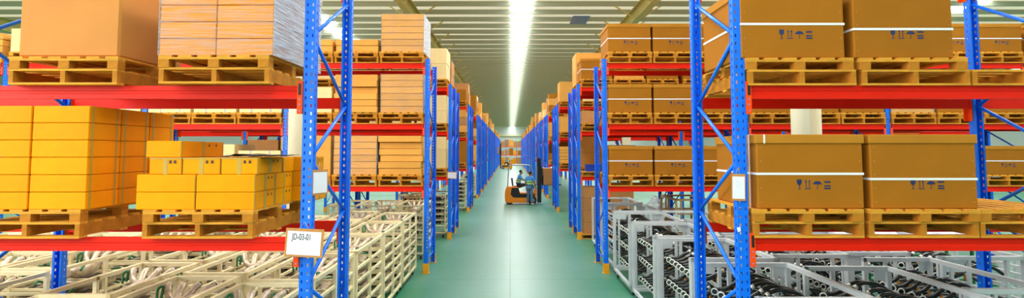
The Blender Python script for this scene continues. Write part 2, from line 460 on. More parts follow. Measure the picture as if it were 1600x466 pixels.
def symbols_mesh():
    """fragile glass, up arrows, umbrella, stacking bars; plane XZ, thin along -Y, height 1 unit = .09 m"""
    b = MB(); d = (0, -.0015, 0); s = .09
    def P(l): b.prism([(x*s, 0, z*s) for x, z in l], d)
    P([(0, 1), (.5, 1), (.5, .62), (.42, .48), (.32, .42), (.18, .42), (.08, .48), (0, .62)]); P([(.22, .42), (.28, .42), (.28, .05), (.22, .05)]); P([(.08, .05), (.42, .05), (.42, 0), (.08, 0)])
    for x in (.95, 1.3):
        P([(x-.03, .15), (x+.03, .15), (x+.03, .75), (x-.03, .75)]); P([(x-.11, .74), (x+.11, .74), (x, .98)])
    P([(.82, 0), (1.43, 0), (1.43, .08), (.82, .08)])
    P([(1.7+.44*(1-math.cos(a)), .5+.34*math.sin(a)) for a in [math.pi*k/8 for k in range(9)]])
    P([(2.12, .5), (2.16, .5), (2.16, .05), (2.12, .05)]); P([(2.02, .02), (2.16, .02), (2.16, .07), (2.02, .07)])
    for z0, z1 in ((.66, .82), (.26, .4), (0, .15)): P([(2.85, z0), (3.5, z0), (3.5, z1), (2.85, z1)])
    P([(3.12, .9), (3.22, .9), (3.22, .95), (3.12, .95)])
    return b.mesh('printed_symbols', 'ink')
SYM = symbols_mesh()

COUNT = {}
QUEUE = {}          # kind -> list of (distance, builder, merged-geometry function)
def enqueue(kind, key, emit, raw): QUEUE.setdefault(kind, []).append((key, len(QUEUE.get(kind, [])), emit, raw))

def where(side, ri, lv, sl): return f'{nth(sl)} from aisle, {SHELF[lv]}, {nth(ri)} {SIDE[side]} rack'

def pallet(x, y, z, typ, lab, near, dist):
    def emit():
        if near:
            t = thing('pallet', lab, 'pallet', (x, y, z), 0, PGROUP)
            for n_, me, l in PPARTS[typ]: ob(n_, me, t, l)
        else:
            tag(ob('pallet', PSING[typ], None, (x, y, z)), lab, 'pallet', PGROUP)
    h, bt = PAL[typ]
    enqueue('pallet', dist, emit, ('pallet', typ, (x, y, z)))
def pallets(x, y, z, side, ri, lv, sl, near, n=2, dist=None):
    dist = dist if dist is not None else y+abs(x)*.3
    pl = f'position {sl}'
    w_ = where(side, ri, lv, sl)
    pallet(x, y, z, 'lo', ('lower timber pallet, ' if n > 1 else 'single timber pallet, ')+w_, near, dist)
    h = .15
    if n > 1:
        pallet(x+random.uniform(-.02, .02), y+random.uniform(-.02, .02), z+.15, 'up', 'upper timber pallet, '+w_, near, dist); h = .265
    return z+h

def lidded(x, y, z, w, d, h, lab, detail=2, lid=.085, strap_f=.62, sym=(.42, .36), vert=False, dist=0):
    def emit():
        t = thing('lidded_carton', lab, 'box', (x, y, z), 0, 'brown lidded cartons on the racks')
        ob('body', card_mesh(w, d, h-.01, 'kraft', .01), t)
        l = ob('lid', card_mesh(w+.024, d+.024, lid, 'kraft_lid', .005), t, (-.012, -.012, h-lid))
        b = MB(); zs = h*strap_f; s_ = .011; e = .004
        k0 = random.uniform(-.006, .006)
        b.box(-e, w+e, -e, 0, zs-s_, zs+s_); b.box(-e, 0, 0, d, zs-s_, zs+s_); b.box(w, w+e, 0, d, zs-s_, zs+s_)
        st = ob('strap', b.mesh('strap', 'strap'), t)
        if vert:
            b = MB(); yv = .12
            b.box(-e-.014, -.014, yv, yv+.02, 0, h); b.box(-.014, w+.014, yv, yv+.02, h, h+e)
            b.box(.06, .075, -e-.014, -.013, h-.085, h) if vert > 1 else None
            ob('strap', b.mesh('upright_strap', 'strap'), t)
        if sym: ob('printed_symbols', SYM, t, (w*sym[0], -.001, h*sym[1]-.045))
        if detail > 1:   # row of staple dents beside the corner
            b = MB()
            for k in range(5):
                for xx in (.035, w-.035): b.box(xx-.006, xx+.006, -.002, 0, .06+k*(h-lid-.1)/4, .068+k*(h-lid-.1)/4)
            ob('staple', b.mesh('staple', 'brown'), t)['kind'] = 'stuff'
    enqueue('lidded_carton', dist, emit, ('card', (x, y, z, w, d, h), 'kraft'))
def carton(x, y, z, w, d, h, mt, lab, group, dist, rz=0, tape=False, name='carton', extra=None):
    def emit():
        o = ob(name, card_mesh(w, d, h, mt), None, (x, y, z), rz); tag(o, lab, 'box', group)
        if tape:
            b = MB(); e = .002
            b.prism([(w/2-.025, -e, h-.07), (w/2-.025, 0, h-.07), (w/2-.025, 0, h), (w/2-.025, d, h), (w/2-.025, d, h+e), (w/2-.025, -e, h+e)], (.05, 0, 0))
            ob('tape', b.mesh('tape', 'yellow_edge'), o)
        if extra: extra(o)
    enqueue(name, dist, emit, ('card', (x, y, z, w, d, h), mt))

COLN = {'kraft': 'brown', 'tan': 'tan', 'cream': 'cream', 'brown': 'darker brown', 'yellow': 'yellow'}
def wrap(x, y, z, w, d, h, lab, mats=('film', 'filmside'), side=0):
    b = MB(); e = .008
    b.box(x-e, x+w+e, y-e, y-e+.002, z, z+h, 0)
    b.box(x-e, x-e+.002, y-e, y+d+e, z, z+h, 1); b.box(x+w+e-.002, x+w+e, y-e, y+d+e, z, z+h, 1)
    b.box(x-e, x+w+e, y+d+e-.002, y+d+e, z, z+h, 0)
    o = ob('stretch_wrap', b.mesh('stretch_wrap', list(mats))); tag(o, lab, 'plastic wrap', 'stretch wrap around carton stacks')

def load(side, ri, y, lv, sl, style, bayx=None, near=False, bw=None):
    """sl counts from 1 at the aisle"""
    k = (sl-1)//3; j = (sl-1) % 3
    off = .08+BAY*k+1.055*j
    xs = XR+off if side > 0 else XL-off-1.02
    if bayx is not None: xs = bayx
    z = LV[lv]; yb = y-.08
    dist = y + 2.0*max(0, abs(xs)-3) + (.3 if lv == 1 else 0)
    w_ = where(side, ri, lv, sl)
    if style == 'none': return
    if style == 'onepallet': pallets(xs, yb, z, side, ri, lv, sl, near, 1, dist); return
    if style == 'empty': pallets(xs, yb, z, side, ri, lv, sl, near, 2, dist); return
    n = 2
    z = pallets(xs, yb, z, side, ri, lv, sl, near, n, dist)
    rnd = random.Random(ri*1000+side*97+lv*31+sl)
    if style.startswith('lid'):
        h = .70 if near == 1 else .66
        lidded(xs+((.05 if lv == 1 else -.05) if bw else .01), yb+.03, z, bw or 1.0, 1.0, h, 'brown lidded carton with white strap, '+w_, 2 if near else 1, .085, (.475 if not near == 1 else (.47, .40)[(sl-1) % 2]), (.37, .33), 2 if (near == 1 and sl == 1) else 0, dist)
    elif style.startswith('flat'):
        nl = int(style[4]); stag = 's' in style[5:]; wrp = 'w' in style[5:]; mt = 'cream' if 'c' in style[5:] else 'tan'
        hh = .15
        for q in range(nl):
            ox = (rnd.uniform(-.03, .03) if stag else rnd.uniform(-.008, .008)); oy = rnd.uniform(-.06, .06) if stag else 0
            carton(xs+.02+ox, yb+.03+oy, z+q*hh, .98, 1.08, hh-.009, mt, f'{nth(q+1)} flat {COLN[mt]} carton up, {w_}', 'flat cartons stacked on pallets', dist, name='flat_carton')
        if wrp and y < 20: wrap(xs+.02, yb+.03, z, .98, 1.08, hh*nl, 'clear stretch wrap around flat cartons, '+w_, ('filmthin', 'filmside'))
    elif style.startswith('big'):
        mt = {'b': 'brown', 'c': 'cream', 'k': 'kraft', 't': 'tan'}[style[3]]; hs = [int(c)/10 for c in style[4:]]
        zz = z
        for q, h in enumerate(hs):
            s_ = f'{nth(q+1)} up of tall {COLN[mt]} cartons, ' if len(hs) > 1 else f'tall {COLN[mt]} carton, '
            carton(xs+.03+rnd.uniform(-.02, .02), yb+.04, zz, .96, 1.05, h-.004, mt, s_+w_, 'tall cartons on pallets', dist, name='tall_carton'); zz += h
    elif style.startswith('strap'):
        hs = .55
        def ex(o):
            for xx in (.28, .72):
                b = MB(); b.box(xx, xx+.016, -.004, 0, 0, hs); b.box(xx, xx+.016, 0, 1.0, hs, hs+.003)
                ob('strap', b.mesh('strap', 'bluestrap'), o)
        carton(xs+.02, yb+.04, z, .98, 1.0, hs, 'cream', 'cream carton with two blue straps, '+w_, 'cream cartons with blue straps', dist, name='strapped_carton', extra=ex)
    else:   # mixed cartons
        mts = ['brown', 'tan', 'kraft', 'kraft', 'cream', 'brown']
        nx = rnd.choice([1, 2, 2]); layers = rnd.choice([1, 2, 2, 3]) if style == 'mix' else 1
        w = .98/nx; zz = z; q = 0
        for l_ in range(layers):
            h = rnd.choice([.28, .34, .4, .5]) if layers > 1 else rnd.choice([.4, .55, .7])
            mt = rnd.choice(mts)
            for i in range(nx):
                if l_ == layers-1 and l_ > 0 and rnd.random() < .25: continue
                q += 1
                hi = h-.004 if i == 0 or layers > 1 else h*rnd.choice([1, .8])
                pos = ('' if nx == 1 else ('aisle side, ' if (i == 0) == (side > 0) else 'inner side, '))
                carton(xs+.02+i*w+rnd.uniform(0, .01), yb+.04, zz, w-.02, rnd.uniform(.85, 1.05), hi, mt, f'{COLN[mt]} carton, layer {nth(l_+1)}, {pos}{w_}', 'mixed cartons on the racks', dist, tape=y < 20, name='carton')
            zz += h

# ------------------------------------------------------------------ racks
ROWS = [(5.2, 'd'), (12.6, 'd'), (17.4, 'n'), (18.8, 'n'), (25.1, 'n'), (26.5, 'n'), (32.1, 'f'), (33.5, 'f'), (36.9, 'f'), (38.3, 'f'), (41.6, 'f'), (43.0, 'f'),
        (47.8, 'f'), (49.2, 'f'), (53.0, 'f'), (57.5, 'f'), (58.9, 'f'), (64.0, 'f'), (67.4, 'f'), (68.8, 'f'), (74.5, 'f'), (80.0, 'f'), (86.0, 'f'), (92.5, 'f'), (99.0, 'f'), (106., 'f')]
def nb(i): return [2, 4, 4, 2, 2, 1][i] if i < 6 else 1
for side in (-1, 1):
    for i, (y, q) in enumerate(ROWS):
        rack(side, y, nb(i), q == 'd', i+1)

# first right rack
for lv, sl, st, bx, bw in ((1, 1, 'lid', 2.28, 1.0), (1, 2, 'lid', 3.35, 1.0), (1, 3, 'empty', 4.385, None), (2, 1, 'lid', 2.26, .99), (2, 2, 'lid', 3.34, .95), (2, 3, 'onepallet', 4.385, None)):
    load(1, 1, 5.2, lv, sl, st, near=1, bayx=bx, bw=bw)
# second right rack
for lv in (1, 2, 3):
    for sl in range(1, 13):
        st = 'lid'
        if lv == 3 and sl in (6, 7): st = 'onepallet'
        if lv == 1 and sl in (7, 8): st = 'lid'
        if lv == 2 and sl == 7: st = 'flat4w'
        load(1, 2, 12.6, lv, sl, st, near=2 if sl < 7 else False)
# second left rack
L2 = {3: ['flat6w', 'flat2', 'flat2', 'big c'.replace(' ', '')+'9', 'none', 'flat4', 'flat5', 'strap', 'strap', 'flat3', 'strap', 'strap'],
      2: ['flat6w', 'flat6s', 'bigc6', 'strap', 'strap', 'strap', 'strap', 'strap', 'strap', 'strap', 'strap', 'strap'],
      1: ['flat6s', 'flat6w', 'bigt9', 'strap', 'bigc7', 'strap', 'strap', 'bigc8', 'strap', 'strap', 'strap', 'strap']}
for lv in L2:
    for sl in range(1, 13): load(-1, 2, 12.6, lv, sl, L2[lv][sl-1], near=2 if sl < 4 else False)
# third rows
L3 = {3: ['bigc55', 'bigc9', 'mix', 'bigc55'], 2: ['bigc45', 'bigc9', 'strap', 'strap'], 1: ['bigc64', 'bigb9', 'strap', 'strap']}
for lv in L3:
    for sl in range(1, 8): load(-1, 3, 17.4, lv, sl, L3[lv][(sl-1) % 4])
R3 = {3: ['lid', 'bigt6', 'lid', 'lid'], 2: ['mixlow', 'mix', 'mix', 'lid'], 1: ['onepallet', 'mix', 'mix', 'lid']}
for lv in R3:
    for sl in range(1, 11): load(1, 3, 17.4, lv, sl, R3[lv][(sl-1) % 4])
rr = random.Random(11)
for side in (-1, 1):
    for i in range(3, len(ROWS)):
        y = ROWS[i][0]
        for lv in (1, 2, 3):
            for sl in ((1, 2, 3) if i < 8 else (1, 2) if i < 16 else (1,)):
                st = rr.choice(['mix', 'mix', 'mix', 'bigt9', 'bigk64', 'bigb55', 'bigt56', 'flat5'])
                if lv == 2 and side > 0 and rr.random() < .3: st = 'mixlow'
                load(side, i+1, y, lv, sl, st)

# first left rack: yellow cartons, wrapped stack, smooth orange box
def first_left():
    z0 = LV[1]
    zt = pallets(-5.0, 5.08, z0, -1, 1, 1, 2, 1, 2, 0)
    n = 0
    for c in range(2):
        for r_ in range(3):
            for l_ in range(6):
                xx = -5.03+c*.545+.005; yy = 5.1+r_*.435
                n += 1
                dep = ['front', 'middle', 'rear'][r_]; cc = ['outer', 'inner'][c]
                def ex(o, c=c):
                    for y_ in (.03, .35):
                        b = MB(); b.box(.53, .532, y_, y_+.03, 0, .158); ob('tape', b.mesh('tape', 'yellow_edge'), o)
                carton(xx, yy, zt+l_*.162, .53, .42, .158, 'yellow', f'yellow carton, layer {nth(l_+1)}, {dep} file, {cc} column of tall yellow stack, first left rack', 'yellow cartons on the first left rack', 0, name='small_carton', extra=ex)
    zt = pallets(-3.4, 5.08, z0, -1, 1, 1, 1, 1, 2, 0)
    b_ = 0
    def yc(x, y, z, w, d, h, lab, tp=None, turned=False, mt='yellow'):
        def ex(o):
            e = .002
            bx = [(w, w+e, d/2-.025, d/2+.025, 0, h), (w, w+e, .0, .02, 0, h), (w, w+e, d-.02, d, 0, h)]
            if turned: bx += [(w/2-.02, w/2+.02, -e, 0, 0, h), (0, w, -e*1.5, -e*.2, h-.012, h)]
            for q in bx:
                b = MB(); b.box(*q); ob('tape', b.mesh('tape', 'yellow_edge'), o)
            mk = [(w+e, w+e+.001, yy, yy+.018, h*.68, h*.82) for yy in (d*.62, d*.8)]
            if turned: mk += [(xx, xx+.022, -e*2, -e*1.4, h*.66, h*.84) for xx in (w*.62, w*.76)]
            for q in mk:
                b = MB(); b.box(*q); ob('printed_mark', b.mesh('printed_mark', 'darkink'), o)
        carton(x, y, z, w, d, h, mt, lab, 'yellow cartons on the first left rack', 0, name='small_carton', extra=ex)
    X0 = -3.47
    for l_ in range(2):
        for c in range(2):
            for r_ in range(3):
                yc(X0+c*.555+(.22 if r_ == 2 and c == 1 else 0), 5.08+r_*.44, zt+l_*.163, .545, .43, .16, f"yellow carton, {['bottom', 'second'][l_]} layer, {['front', 'middle', 'rear'][r_]} file, {['outer', 'aisle'][c]} column of stepped yellow stack")
    z3 = zt+.326
    for k, (xx, w, t_) in enumerate(((-3.37, .30, True), (-3.06, .35, True), (-2.7, .34, True))):
        yc(xx, 5.1, z3, w, .54, .155, f"yellow end-on carton, {nth(k+1)} of three on third layer of stepped stack", turned=t_)
    yc(-2.6, 5.97, z3, .42, .4, .155, 'yellow carton at the rear aisle corner, third layer of stepped stack')
    yc(-3.4, 5.68, z3, .53, .6, .155, 'yellow carton behind the end-on ones, outer side, third layer of stepped stack')
    yc(-2.86, 5.68, z3, .5, .6, .155, 'yellow carton behind the end-on ones, aisle side, third layer of stepped stack')
    yc(-3.42, 5.12, z3+.157, .33, .75, .155, 'single long yellow carton pointing away on top of stepped yellow stack')
    # loose dark film lying on the stack
    b = MB(); bm_pts = []
    nx, ny = 8, 5
    base = len(b.v)
    rf = random.Random(3)
    for i in range(nx+1):
        for j in range(ny+1):
            b.v.append((-2.74+i*.07, 5.14+j*.1, z3+.165+rf.uniform(0, .018)+(.012 if i in (2, 3) else 0)))
    for i in range(nx):
        for j in range(ny):
            a = base+i*(ny+1)+j; b.f.append((a, a+ny+1, a+ny+2, a+1)); b.m.append(0); b.sm.append(True)
    o = ob('plastic_sheet', b.mesh('plastic_sheet', 'black')); md = o.modifiers.new('t', 'SOLIDIFY'); md.thickness = .004
    tag(o, 'crumpled dark plastic sheet lying on top of the stepped yellow stack', 'plastic sheet')
    # upper level
    z0 = LV[2]
    zt = pallets(-4.7, 5.06, z0, -1, 1, 2, 2, 1, 2, 0)
    o = ob('tall_carton', card_mesh(.96, 1.0, .95, 'soft_box', .02), None, (-4.66, 5.1, zt)); tag(o, 'smooth orange-brown tall carton beside the wrapped stack, middle shelf, first left rack', 'box')
    zt = pallets(-3.24, 4.98, z0, -1, 1, 2, 1, 1, 2, 0)
    for l_ in range(6):
        for c in range(2):
            for r_ in range(2):
                carton(-3.25+c*.53, 4.99+r_*.63, zt+l_*.158, .522, .622, .152, 'wrapped', f"tan carton under wrap, layer {nth(l_+1)}, {['outer', 'aisle'][c]} {['front', 'rear'][r_]} corner, first left rack", 'tan cartons inside the large wrapped stack', 0, name='wrapped_carton')
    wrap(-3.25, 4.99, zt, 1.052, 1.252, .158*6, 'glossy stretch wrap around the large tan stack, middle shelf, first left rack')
first_left()

# cartons on the floor by the third right rack and things at the end of the hall
def floor_goods():
    rnd = random.Random(5)
    for k, (x, y) in enumerate(((2.35, 17.45), (3.2, 17.5))):
        for l_ in range(4):
            carton(x, y, .15+l_*.37, .75, .7, .365, 'brown', f"brown carton, layer {nth(l_+1)}, {['aisle', 'inner'][k]} pile on the floor under third right rack", 'brown cartons on the floor', 17, name='carton')
        pallet(x-.1, y-.1, 0, 'lo', f"floor pallet under the {['aisle', 'inner'][k]} brown carton pile, third right rack", False, 17)
    b = MB(); w, d, h = .5, .4, .22
    b.box(0, w, 0, d, 0, .01); b.box(0, w, 0, .01, .01, h); b.box(0, w, d-.01, d, .01, h); b.box(0, .01, .01, d-.01, .01, h); b.box(w-.01, w, .01, d-.01, .01, h); b.box(-.015, w+.015, -.015, 0, h-.03, h)
    o = ob('storage_bin', b.mesh('storage_bin', 'bin'), None, (2.45, 17.5, LV[1]+.15)); tag(o, 'blue open plastic bin on bottom shelf of third right rack', 'bin')
    # end of the hall rack
    t = thing('storage_rack', 'distant orange-beamed rack across the end of the hall', 'rack', (0, 118, 0))
    for x in (-3.2, -.9, 1.4, 3.7): 
        b = MB(); b.box(x-.05, x+.05, 0, .08, 0, 5.2); ob('post', b.mesh('post', 'blue'), t)
    for z in (1.9, 3.75):
        b = MB(); b.box(-3.2, 3.7, -.05, 0, z-.14, z); ob('beam', b.mesh('beam', 'connector'), t)
        b = MB(); b.box(-3.2, 3.7, 0, 1.1, z-.03, z); ob('shelf', b.mesh('shelf', 'wood'), t)
    q = 0
    for zl, nm in ((0, 'floor'), (1.9, 'lower shelf'), (3.75, 'upper shelf')):
        for k in range(7):
            x = -3.1+k*.96
            if nm == 'floor' and k in (3,): continue
            q += 1
            h = rnd.uniform(.9, 1.5)
            carton(x, 118.02, zl, .9, 1.0, h, rnd.choice(['yellow', 'brown', 'tan', 'kraft']), f'carton {nth(k+1)} along the {nm} of the distant end rack', 'cartons on the distant end rack', 20, name='stored_carton')
    for k in range(4):
        carton(-2.3+k*1.2, 112, 0, 1.0, 1.0, 1.1+.35*(k % 2), ['yellow', 'tan', 'yellow', 'brown'][k], f'{nth(k+1)} floor carton in front of the distant end rack', 'cartons on the distant end rack', 20, name='stored_carton')
    t = thing('exit_sign', 'small lit green sign high on the end wall', 'sign', (1.6, 132.3, 4.95))
    b = MB(); b.box(0, 1.0, 0, .06, .05, .45); ob('sign_face', b.mesh('sign_face', 'exit'), t)
    b = MB(); b.box(.2, .5, -.01, 0, .15, .35); b.box(.6, .8, -.01, 0, .22, .28); ob('pictogram', b.mesh('pictogram', 'paper'), t)
floor_goods()

# ---- emit the queue: 300 of each kind as objects, the remainder as one object
def flush():
    for kind, items in QUEUE.items():
        items.sort(key=lambda t: (t[0], t[1]))
        for it in items[:290]: it[2]()
        rest = items[290:]
        if rest:
            b = MB(); mats = []
            for it in rest:
                raw = it[3]
                if raw[0] == 'card':
                    x, y, z, w, d, h = raw[1]
                    if raw[2] not in mats: mats.append(raw[2])
                    b.box(x, x+w, y, y+d, z, z+h, mats.index(raw[2]))
                else:
                    x, y, z = raw[2]; h, bt = PAL[raw[1]]
                    if 'wood' not in mats: mats.append('wood')
                    b.box(x, x+PW, y, y+PD, z+h-.035, z+h, 0)
                    for i in range(3):
                        xx = x+(PW-.1)*i/2; b.box(xx, xx+.1, y, y+PD, z+.02, z+h-.035, 0)
                    if bt: b.box(x, x+PW, y, y+.1, z, z+.02, 0)
            o = ob('distant_%ss' % kind, b.mesh('distant_'+kind, mats))
            tag(o, {'pallet': 'the many small timber pallets far down both sides of the aisle'}.get(kind, 'the many small %ss far down both sides of the aisle' % kind.replace('_', ' ')), kind.replace('_', ' '), kind='stuff')
flush()

# ------------------------------------------------------------------ left carts with exhaust manifolds
CW, CL, CH = .74, 1.54, 1.38
def cream_cart_meshes(W, Lc, H, mt, tiers):
    t = .042; P = []
    f = MB()
    for x in (t/2, W-t/2):
        for y in (t/2, Lc-t/2, Lc*.5): f.bar((x, y, .14), (x, y, H), t)
    for x in (.14,): 
        for y in (t/2, Lc-t/2): f.bar((x, y, .14), (x, y, H), t*.8)
    for z in (H-t/2, .16):
        for x in (t/2, W-t/2): f.bar((x, 0, z), (x, Lc, z), t)
        for y in (t/2, Lc-t/2): f.bar((0, y, z), (W, y, z), t)
    P.append(('frame', f.mesh('cart_frame', mt), (0, 0, 0)))
    for k in range(tiers):
        z = .16+(H-.16-.1)/tiers*(k) + .03
        if k == 0: continue
        r_ = MB()
        for x in (t/2, W-t/2): r_.bar((x, t, z), (x, Lc-t, z), t*.75)
        for y in (t*.6, Lc-t*.6, Lc*.35, Lc*.68): r_.bar((t, y, z), (W-t, y, z), t*.75)
        P.append(('tier_rail', r_.mesh('tier_rail', mt), (0, 0, 0)))
    c = MB(); c.ring_sweep([(-.02, 0, .055), (.02, 0, .055)], .055, 12, True, 1); c.box(-.03, .03, -.03, .03, .1, .13); c.box(-.032, -.024, -.02, .02, .04, .1); c.box(.024, .032, -.02, .02, .04, .1)
    cm = c.mesh('caster', ['mesh_grey', 'black'])
    for x in (.08, W-.08):
        for y in (.08, Lc-.08): P.append(('caster', cm, (x, y, .0)))
    return P
CREAM = cream_cart_meshes(CW, CL, CH, 'creampaint', 6)
DARKC = cream_cart_meshes(CW, CL, 1.45, 'brownpaint', 6)
def tier_z(k, H=CH): return .16+(H-.26)/6*k+.045

def spline(P, n=4):
    P = [Vector(p) for p in P]; out = []
    for i in range(len(P)-1):
        a = P[max(i-1, 0)]; b_ = P[i]; c = P[i+1]; d = P[min(i+2, len(P)-1)]
        for k in range(n):
            t = k/n; out.append(.5*((2*b_)+(c-a)*t+(2*a-5*b_+4*c-d)*t*t+(3*b_-a-3*c+d)*t**3))
    return out+[P[-1]]
def manifold_meshes(top):
    """engine exhaust: port runners, collector, two converters; runs along Y, top variant has its ports standing up at the far end"""
    b = MB()
    if top:
        for i in range(4):
            x = -.19+.125*i
            b.ring_sweep(spline([(x+.035*(i-1.5), 1.13, .125), (x+.02*(i-1.5), 1.08, .11), (x*.85, 1.0, .05), (x*.4, .92, .02), (0.02, .84, .02)]), .036, 8)
        parts = [('runner_pipes', b.mesh('runner_pipes', 'caststeel'))]
        b = MB(); b.ring_sweep([(.02, .9, .02), (.06, .82, .02), (.12, .76, .02), (.15, .72, .02), (.15, .44, .01), (.14, .41, .01), (.12, .36, .01), (.12, .32, .01), (.12, .3, .01), (.11, .08, .01), (.11, .05, .01)], [.05, .055, .06, .085, .085, .04, .035, .04, .075, .075, .05], 14)
        parts.append(('exhaust_pipe', b.mesh('exhaust_pipe', 'caststeel')))
        for i in range(4):
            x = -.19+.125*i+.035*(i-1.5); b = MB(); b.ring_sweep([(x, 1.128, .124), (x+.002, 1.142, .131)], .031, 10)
            parts.append(('port_shade_disc', b.mesh('port_shade_disc', 'boreshade')))  # solid dark disc, painted shade for the open pipe end
        for pts in ([(-.27, .98, .0), (-.29, 1.02, .1), (-.26, 1.06, .12), (-.24, 1.0, .02)], [(.2, .5, .09), (.25, .45, .1), (.26, .36, .03)]):
            b = MB(); b.ring_sweep(spline(pts), .014, 6); parts.append(('green_clip', b.mesh('green_clip', 'green')))
        return parts
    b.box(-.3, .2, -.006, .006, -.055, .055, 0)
    for i in range(5):
        x = -.25+.1*i
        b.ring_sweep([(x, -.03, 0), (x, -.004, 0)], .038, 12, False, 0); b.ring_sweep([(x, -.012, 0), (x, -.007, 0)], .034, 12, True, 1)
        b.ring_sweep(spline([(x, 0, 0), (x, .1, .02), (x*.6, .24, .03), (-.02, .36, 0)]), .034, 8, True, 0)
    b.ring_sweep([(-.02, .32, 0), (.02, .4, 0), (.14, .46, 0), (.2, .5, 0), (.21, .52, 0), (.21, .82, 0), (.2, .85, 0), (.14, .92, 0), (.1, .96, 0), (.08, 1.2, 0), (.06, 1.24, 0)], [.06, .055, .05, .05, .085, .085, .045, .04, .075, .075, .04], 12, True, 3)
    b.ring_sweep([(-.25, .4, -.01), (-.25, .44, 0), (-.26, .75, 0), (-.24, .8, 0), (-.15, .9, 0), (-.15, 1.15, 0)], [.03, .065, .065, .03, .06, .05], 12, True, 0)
    for pts in ([(-.2, .1, .06), (-.22, .16, .1), (-.2, .26, .05), (-.24, .36, .02)], [(.28, .6, -.02), (.31, .66, .05), (.29, .74, .07), (.25, .76, .02)], [(.24, .05, -.04), (.3, .08, .04), (.27, .15, .08), (.2, .12, .05)], [(.1, .98, .08), (.18, 1.05, .08), (.2, 1.12, 0)]):
        b.ring_sweep(spline(pts), .014, 6, True, 2)
    return b.mesh('exhaust_manifold', ['darkcaststeel', 'boreshade', 'green', 'caststeel'])
MTOP = manifold_meshes(True); MLOW = manifold_meshes(False)
ncart = 0
def left_cart(x, y, col, row, nman=5, parts=CREAM, H=CH, top=True, tone='cream'):
    t = thing('tube_cart', f'{tone} tubular cart, {nth(col)} from the aisle, {nth(row)} cart row on the left', 'cart', (x, y, 0), 0, 'tubular carts of exhaust parts')
    for n_, me, l in parts: ob(n_, me, t, l)
    if col <= 3 or (row <= 4 and col <= 6):
        lo = 6-nman
        for k in range(lo, 6):
            lab = f'steel exhaust manifold, tier {nth(k+1)}, cart {nth(col)} from aisle, cart row {nth(row)} on left'
            z = tier_z(k, H)+(.03 if k else 0)
            if k == 5 and top:
                m_ = thing('exhaust_manifold', lab.replace('steel', 'topmost steel'), 'manifold', (x+CW/2-.03, y+.14, z+.05), 0, 'exhaust manifolds in the carts')
                for n_, me in MTOP: ob(n_, me, m_)
            else:
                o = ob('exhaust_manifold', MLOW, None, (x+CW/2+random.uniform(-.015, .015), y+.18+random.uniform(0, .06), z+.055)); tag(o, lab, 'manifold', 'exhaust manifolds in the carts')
cols = [(-2.13-CW, 0), (-3.02-CW, .32), (-3.9-CW, 1.0), (-5.36-CW, .55), (-6.2-CW, .1), (-7.04-CW, .5), (-7.88-CW, .2), (-8.7-CW, .4)]
rows_l = [4.35, 6.02, 7.69, 9.36, 11.03]
for c, (x, dy) in enumerate(cols):
    for r_, y in enumerate(rows_l):
        yy = y+dy if dy < .9 else y-.62
        if (x-.1)*850/(yy+1.5) < -830: continue
        if c >= 5 and r_ > 3: continue
        left_cart(x, yy, c+1, r_+1, nman=6 if c == 0 else 5 if c < 3 else 3)
# carts further on
for k, (x, y) in enumerate(((-2.95, 14.1), (-3.8, 14.1), (-4.7, 14.1), (-3.1, 15.8))):
    left_cart(x, y, 2+k, 7, 4, DARKC if k == 3 else CREAM, 1.45 if k == 3 else CH, k < 3, 'brown' if k == 3 else 'cream')
for k, (x, y) in enumerate(((-2.8, 17.6), (-3.6, 17.6), (-2.8, 25.3), (-2.8, 32.3))):
    left_cart(x, y, [1, 2, 1, 1][k], [8, 8, 9, 10][k], 5, CREAM, CH, False)

# ------------------------------------------------------------------ right carts with hoses
GW, GL, GH = 1.1, 1.62, 1.42
def grey_cart_meshes():
    t = .05; P = []
    f = MB()
    for x in (t/2, GW-t/2):
        for y in (t/2, GL-t/2): f.bar((x, y, .14), (x, y, GH), t)
    for x, y in ((.13, t/2), (.36, t/2), (.36, GL-t/2), (GW-.25, t/2)): f.bar((x, y, .16), (x, y, GH-.05), t*.8)
    f.bar((.02, .09, .16), (.02, .09, GH-.01), t*.7)
    for z in (GH-t/2, .17):
        for x in ((t/2, GW-t/2) if z < 1 else (GW-t/2,)): f.bar((x, 0, z), (x, GL, z), t)
        for y in (t/2, GL-t/2): f.bar((0, y, z), (GW, y, z), t)
    P.append(('frame', f.mesh('cart_frame', 'greypaint'), (0, 0, 0)))
    b = MB(); b.box(.05, .3, .012, .02, GH-.2, GH-.05); P.append(('corner_plate', b.mesh('corner_plate', 'greypaint'), (0, 0, 0)))
    b = MB(); b.box(GW-.2, GW-.06, GL-.02, GL-.012, GH-.17, GH-.05); P.append(('corner_plate', b.mesh('corner_plate', 'greypaint'), (0, 0, 0)))
    for z in HT:
        r_ = MB()
        for x in (.34, GW-.3): r_.bar((x, .05, z-.06), (x, GL-.05, z-.06), .035)
        P.append(('hose_rail', r_.mesh('hose_rail', 'brownpaint' if False else 'greypaint'), (0, 0, 0)))
    c = MB(); c.ring_sweep([(-.02, 0, .06), (.02, 0, .06)], .06, 12, True, 1); c.box(-.035, .035, -.035, .035, .11, .14); c.box(-.034, -.026, -.02, .02, .05, .11); c.box(.026, .034, -.02, .02, .05, .11)
    cm = c.mesh('caster', ['mesh_grey', 'black'])
    for x in (.08, GW-.08):
        for y in (.08, GL-.08): P.append(('caster', cm, (x, y, 0)))
    return P
HT = [.42, .78, 1.12]
GREY = grey_cart_meshes()
